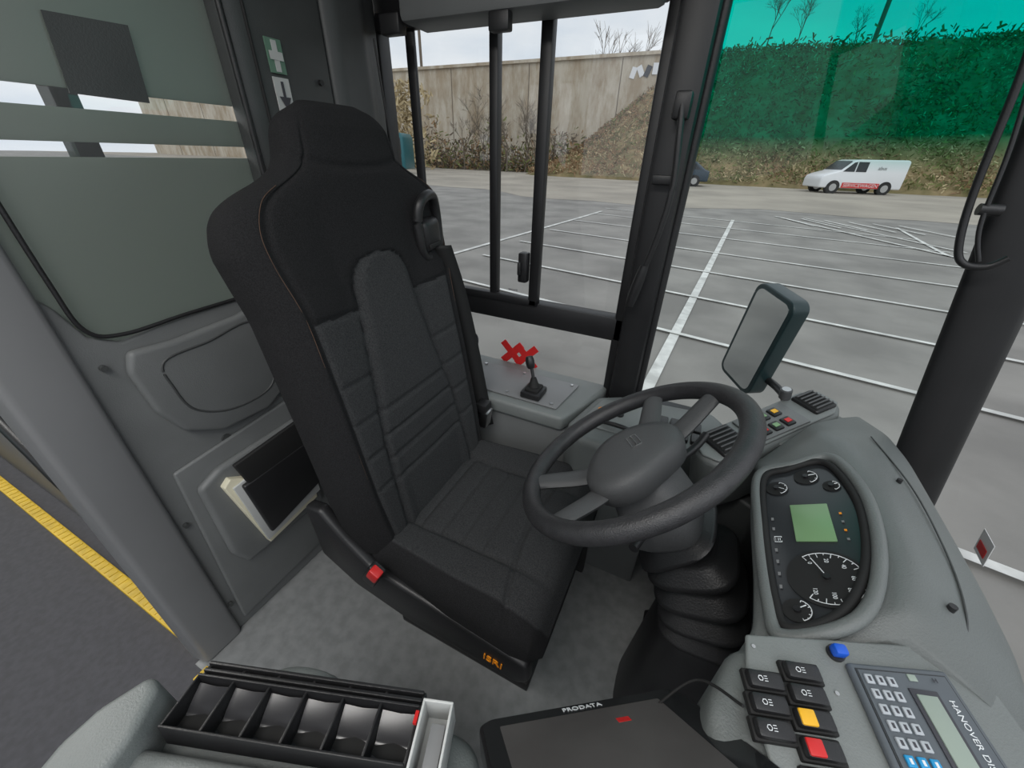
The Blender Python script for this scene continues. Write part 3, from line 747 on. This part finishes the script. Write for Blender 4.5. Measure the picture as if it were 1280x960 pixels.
tA=V((-.10,.15,.70));tx=V((.825,.565,0)).normalized();ty=-V((.44,-.515,.735)).normalized();tn=tx.cross(ty).normalized()
if tn.z<0: tn=-tn
tmx=frame(tx,ty,tn,tA)
def rrect(w0,w1,h0,h1,r,n=6):
    out=[]
    for cx,cy,a0 in((w1-r,h1-r,0),(w0+r,h1-r,90),(w0+r,h0+r,180),(w1-r,h0+r,270)):
        for i in range(n+1):
            a=math.radians(a0+90*i/n);out.append((cx+math.cos(a)*r,cy+math.sin(a)*r))
    return out
prism('case',[(x,y,-.022) for x,y in rrect(0,.240,-.17,0,.018)],(0,0,.022),'black',g,.003,mw=tmx,seg=2)
prism('front_glass',[(x,y,0) for x,y in rrect(.004,.236,-.166,-.004,.016)],(0,0,.0015),'screen',g,0,mw=tmx)
prism('display',[(x,y,.0015) for x,y in rrect(.022,.205,-.15,-.022,.002)],(0,0,.0006),'screen2',g,0,mw=tmx)
box('display_icon',(.15,-.05,.0022),(.014,.008,.0004),'red',g,mw=tmx,bev=0)
text('maker_name','PRODATA',.010,'text',tmx@Matrix.Translation(V((.118,-.0125,.002))),g,ext=.0002)
tube('stand',[tmx@V((.12,-.08,-.02)),tmx@V((.12,-.08,-.08)),V((.02,.06,.55))],.03,'blackm',g)
tube('cable',[tmx@V((.20,-.03,.0)),tmx@V((.235,-.06,.03)),tmx@V((.24,-.12,.03))],.0015,'blackm',g)

# ================================================================ exterior mirror
g=grp('wing_mirror')
nd=V((-.84,-.54,0)).normalized();sd=V((.54,-.84,0)).normalized();up=V((.0,0,1))
mm=frame(sd,up,nd,V((.225,1.42,.745)))@Matrix.Rotation(-.14,4,'Z')
prism('housing',[(x,y,-.05) for x,y in rrect(-.09,.09,-.18,.17,.035)],(0,0,.055),'mhouse',g,.016,mw=mm,seg=4)
prism('mirror_face',[(x,y,.005) for x,y in rrect(-.075,.075,-.165,.155,.025)],(0,0,.002),'mirror',g,0,mw=mm)
tube('arm',[mm@V((0,-.12,-.04)),V((.34,1.30,.62)),V((.33,1.16,.55)),V((.3,1.1,.5))],.012,'black',g)

# ================================================================ OUTSIDE
def gz(y): return -.25 if y<12 else (-.25+(y-12)/20*.12 if y<32 else -.13)
vs=[];fs=[]
ys=[-40,-5,12,32,34,100];xs=[-100,100]
for y in ys:
    for x in xs: vs.append((x,y,gz(y)))
for i in range(len(ys)-1): fs.append((2*i,2*i+1,2*i+3,2*i+2))
go=mk('ground',vs,fs,['asphalt','gravel'],smooth=False)
for p in go.data.polygons:
    if p.center.y>32 : p.material_index=1
g=grp('gravel_strip')
vs=[];fs=[]
xs=[-60+1.5*i for i in range(81)]
for i,x in enumerate(xs):
    a=17.0+1.1*math.sin(x*.35)+.5*math.sin(x*1.1)-.05*x;vs+=[(x,a,gz(a)+.006),(x,31.9,gz(31.9)+.006)]
    if i: fs.append((2*i-2,2*i,2*i+1,2*i-1))
mk('strip',vs,fs,'gravel',g,smooth=False)
g=grp('parking_lines')
LN=[0]
def line(a,b,w_=.04):
    LN[0]+=1;zo=.010+.0012*LN[0]
    a=V((a[0],a[1],0));b=V((b[0],b[1],0));n=20
    d=(b-a).normalized();s=V((-d.y,d.x,0))*w_;vs=[];fs=[]
    for i in range(n+1):
        p=a.lerp(b,i/n);vs+=[(*(p-s).xy,gz(p.y)+zo),(*(p+s).xy,gz(p.y)+zo)]
        if i: fs.append((2*i-2,2*i-1,2*i+1,2*i))
    mk('line',vs,fs,'line',g,smooth=False)
line((.56,14.0),(-.20,1.6),.045);line((-3.3,13.6),(-4.1,3.0),.045);line((4.4,10.9),(4.75,15.2))
for y0 in(14.0,12.4,10.6,8.7,7.0,5.5,4.1): line((-3.4,y0+.45),(4.6,y0-1.0),.03)
line((1.8,15.8),(4.5,10.7));line((2.6,15.9),(4.9,11.5),.03)
for i in range(6): line((1.9+i*.6,15.6),(2.6+i*.6,14.0),.035)
line((1.2,1.9),(4.0,1.4),.03)
g=grp('concrete_wall')
bb('slab',(-90,43.5,-.5),(-2.6,44.3,8.95),'conc',g,0)
bb('coping',(-90,43.3,8.95),(-2.6,44.4,9.2),'conc',g,0)
for i in range(9): bb('joint',(-10.5-i*9,43.47,-.3),(-10.44-i*9,43.5,8.9),'bark',g,0)
for i in range(6): box('graffiti',(-9.4+i*.62,43.46-.01*i,7.9+random.uniform(-.2,.2)),(.45,.02,.8),random.choice(['carw','textd','red']),g,rot=(0,random.uniform(-.6,.6),0),bev=0)
def hillz(x,y):
    H=interp([(-16.6,0),(-12.8,2.9),(-5.8,8.5),(-2.6,9.1),(77,8.9)],x)
    t=max(0,min(1,(y-33.2-.02*x)/11.3));t=t*t*(3-2*t)*.35+t*.65
    return -.15+H*t
vs=[];fs=[];nx,ny=180,60
for j in range(ny):
    for i in range(nx):
        x=-19+97*i/(nx-1);y=32.6+20*j/(ny-1);z=hillz(x,y)
        if z>-.05: z+=.40*noise.noise(V((x*.6,y*.6,0)))+.2*noise.noise(V((x*1.7,y*1.7,3)))
        else: z=-.5
        vs.append((x,y,z))
for j in range(ny-1):
    for i in range(nx-1):
        a=j*nx+i;fs.append((a,a+1,a+nx+1,a+nx))
mk('hill',vs,fs,'hill')
def leaves(name,pts,m,size,par):
    vs=[];fs=[]
    for p in pts:
        s=size*random.uniform(.5,1.4);d=V((random.gauss(0,1),random.gauss(0,.6),random.gauss(0,1))).normalized();e=d.cross(V((random.gauss(0,1),random.gauss(0,1),random.gauss(0,1)))).normalized()
        k=len(vs);vs+=[p-d*s-e*s*.25,p+d*s-e*s*.2,p+d*s*.8+e*s*.25,p-d*s*.7+e*s*.3];fs.append((k,k+1,k+2,k+3))
    return mk(name,vs,fs,m,par,smooth=False)
veg=grp('hillside_vegetation')
for m_,cnt,sz in(('leafA',14000,.13),('leafB',18000,.13),('leafC',9000,.11)):
    P=[];tries=0
    while len(P)<cnt and tries<400000:
        tries+=1
        x=random.uniform(-16,45);y=random.uniform(33.2,45.5)
        k=noise.noise(V((x*.22,y*.22,{'leafA':0,'leafB':7,'leafC':15}[m_])))
        if m_=='leafB' and x<-1: k+=.45
        if m_=='leafA' and x<-1: k-=.25
        if m_=='leafC' and y<36: k+=.15
        if k<random.uniform(-.3,.3): continue
        z=hillz(x,y)
        if z<0: continue
        P.append(V((x,y,z+random.uniform(0,.35))))
    leaves('foliage_'+m_,P,m_,sz,veg)
g=grp('shrub_row')
for m_,cnt in(('leafB',2200),('leafA',2200),('bark',2500)):
    P=[]
    for i in range(cnt):
        x=random.uniform(-34,-10);P.append(V((x,40+random.gauss(0,.8),random.uniform(0,3.6)*random.random()*(1+.8*noise.noise(V((x*.4,0,0))))-.1)))
    leaves('twigs_'+m_,P,m_,.20,g)
P=[V((-27.5+random.gauss(0,1.2),34+random.gauss(0,.5),random.uniform(.0,6.5))) for i in range(1100)]
leaves('reed_clump',P,'leafC',.28,None)
def tree(x,y,z,h,nm='bare_tree'):
    vs=[];fs=[]
    def br(p,d,L,r_,dep):
        q=p+d*L;s=d.orthogonal().normalized();t=d.cross(s);k=len(vs)
        for c,rr_ in((p,r_),(q,r_*.65)):
            for i in range(4):
                a=i*math.pi/2;vs.append(c+(s*math.cos(a)+t*math.sin(a))*rr_)
        for i in range(4): fs.append((k+i,k+(i+1)%4,k+4+(i+1)%4,k+4+i))
        if dep==0:return
        for _ in range(3 if dep>1 else 4):
            nd_=(d+V((random.gauss(0,.42),random.gauss(0,.42),random.gauss(.08,.25)))).normalized()
            br(p+d*L*random.uniform(.55,1),nd_,L*random.uniform(.6,.8),r_*.6,dep-1)
    br(V((x,y,z)),V((random.gauss(0,.05),0,1)).normalized(),h*.3,h*.011,5)
    return mk(nm,vs,fs,'bark',smooth=False)
for x,y,h in((-19,38,7.5),(-16,38,6),(-22,39,7.5),(-13.6,47,17),(-12.2,47.5,15),(-26,47,13),(-20.5,37.5,6),(-24,38.5,6.5),(-17.5,39,7.5),(-15,39.5,5)): tree(x,y,-.2,h)
for x,y,h in((.5,45,6),(2.6,45.5,5),(6.5,46,3.5),(10,46,3.5)): tree(x,y,hillz(x,y)-.2,h)
P=[]
for i in range(1600): x=random.uniform(-2,40);P.append(V((x,45.2+random.gauss(0,.5),8.8+random.uniform(0,1.2)*random.random())))
leaves('crest_shrub',P,'leafA',.2,None)
g=grp('street_lamp')
cyl('mast',(18.5,46,8.4),(18.5,46,12.8),.07,'metal',g);box('lamp_head',(18.9,46,12.8),(.9,.25,.12),'metal',g,bev=.03)
g=grp('power_lines')
for x in(-40,9): cyl('pylon',(x,54,0),(x,54,22),.18,'bark',g)
for k,z in enumerate((15.5,17.0,18.6,19.8,21.2)):
    tube('wire',[(-76,55,z+1),(-38,54,z-.2),(0,54,z+.4),(50,54,z)],.035,'textd',g,n=5,k=6)
def vehicle(name,o,yaw,L,H,Wd_,body,prof,wins,wheels,wr):
    g=grp(name);mt=Matrix.Translation(V(o))@Matrix.Rotation(yaw,4,'Z')
    prism('body',[(a*L,-Wd_/2,b*H) for a,b in prof],(0,Wd_,0),body,g,.07,mw=mt,seg=3)
    for wn in wins:
        for yy in(-Wd_/2-.012,Wd_/2-.008): prism('side_window',[(a*L,yy,b*H) for a,b in wn],(0,.02,0),'carg',g,0,mw=mt)
    for wx in wheels:
        for yy in(-Wd_/2+.1,Wd_/2-.1):
            cyl('wheel_arch',mt@V((wx*L,yy-.115,wr)),mt@V((wx*L,yy+.115,wr)),wr*1.15,'blackm',g)
            cyl('tyre',mt@V((wx*L,yy-.12,wr)),mt@V((wx*L,yy+.12,wr)),wr,'tyre',g)
            cyl('rim',mt@V((wx*L,yy-.13,wr)),mt@V((wx*L,yy+.13,wr)),wr*.6,'metal',g)
    return g,mt
vprof=[(0,.16),(-.005,.40),(.01,.50),(.06,.56),(.20,.66),(.32,.93),(.38,.985),(.96,1.0),(.99,.96),(1,.5),(1,.16)]
vw=[[(.225,.64),(.325,.90),(.36,.92),(.36,.64)],[(.375,.64),(.375,.92),(.50,.92),(.50,.64)]]
g,mt=vehicle('service_van',(4.7,30.6,gz(30.6)+.006),math.radians(20),4.35,1.72,1.75,'carw',vprof,vw,(.17,.80),.31)
L_=4.35
prism('windscreen',[(.215*L_,-.78,.68*1.72),(.315*L_,-.72,.93*1.72),(.315*L_,.72,.93*1.72),(.215*L_,.78,.68*1.72)],(-.03,0,.02),'carg',g,0,mw=mt)
prism('red_banner',[(.27*L_,-.90,.30),(.72*L_,-.90,.30),(.72*L_,-.90,.56),(.27*L_,-.90,.56)],(0,.02,0),'red',g,0,mw=mt)
text('van_text','SERVICEWAGEN',.25,'white',mt@frame(V((1,0,0)),V((0,0,1)),V((0,-1,0)),V((.495*L_,-.91,.43))),g)
text('van_logo','abus',.25,'post',mt@frame(V((1,0,0)),V((0,0,1)),V((0,-1,0)),V((.68*L_,-.89,1.3))),g)
cprof=[(0,.2),(0,.5),(.04,.58),(.24,.66),(.38,.97),(.45,1),(.78,.98),(.93,.68),(1,.62),(1,.2)]
cw=[[(.28,.66),(.40,.93),(.54,.94),(.54,.66)],[(.56,.66),(.56,.94),(.76,.92),(.86,.68)]]
vehicle('parked_car',(-4.8,30.2,gz(30)+.006),math.radians(5),3.9,1.4,1.7,'card',cprof,cw,(.18,.8),.3)
bprof=[(0,.12),(0,.9),(.02,1),(.98,1),(1,.9),(1,.12)]
bw=[[(.03+.16*i,.5),(.03+.16*i,.88),(.17+.16*i,.88),(.17+.16*i,.5)] for i in range(6)]
vehicle('parked_minibus',(-28.2,24.5,gz(24.5)+.006),math.radians(20),7,2.6,2.2,'cart',bprof,bw,(.18,.8),.42)
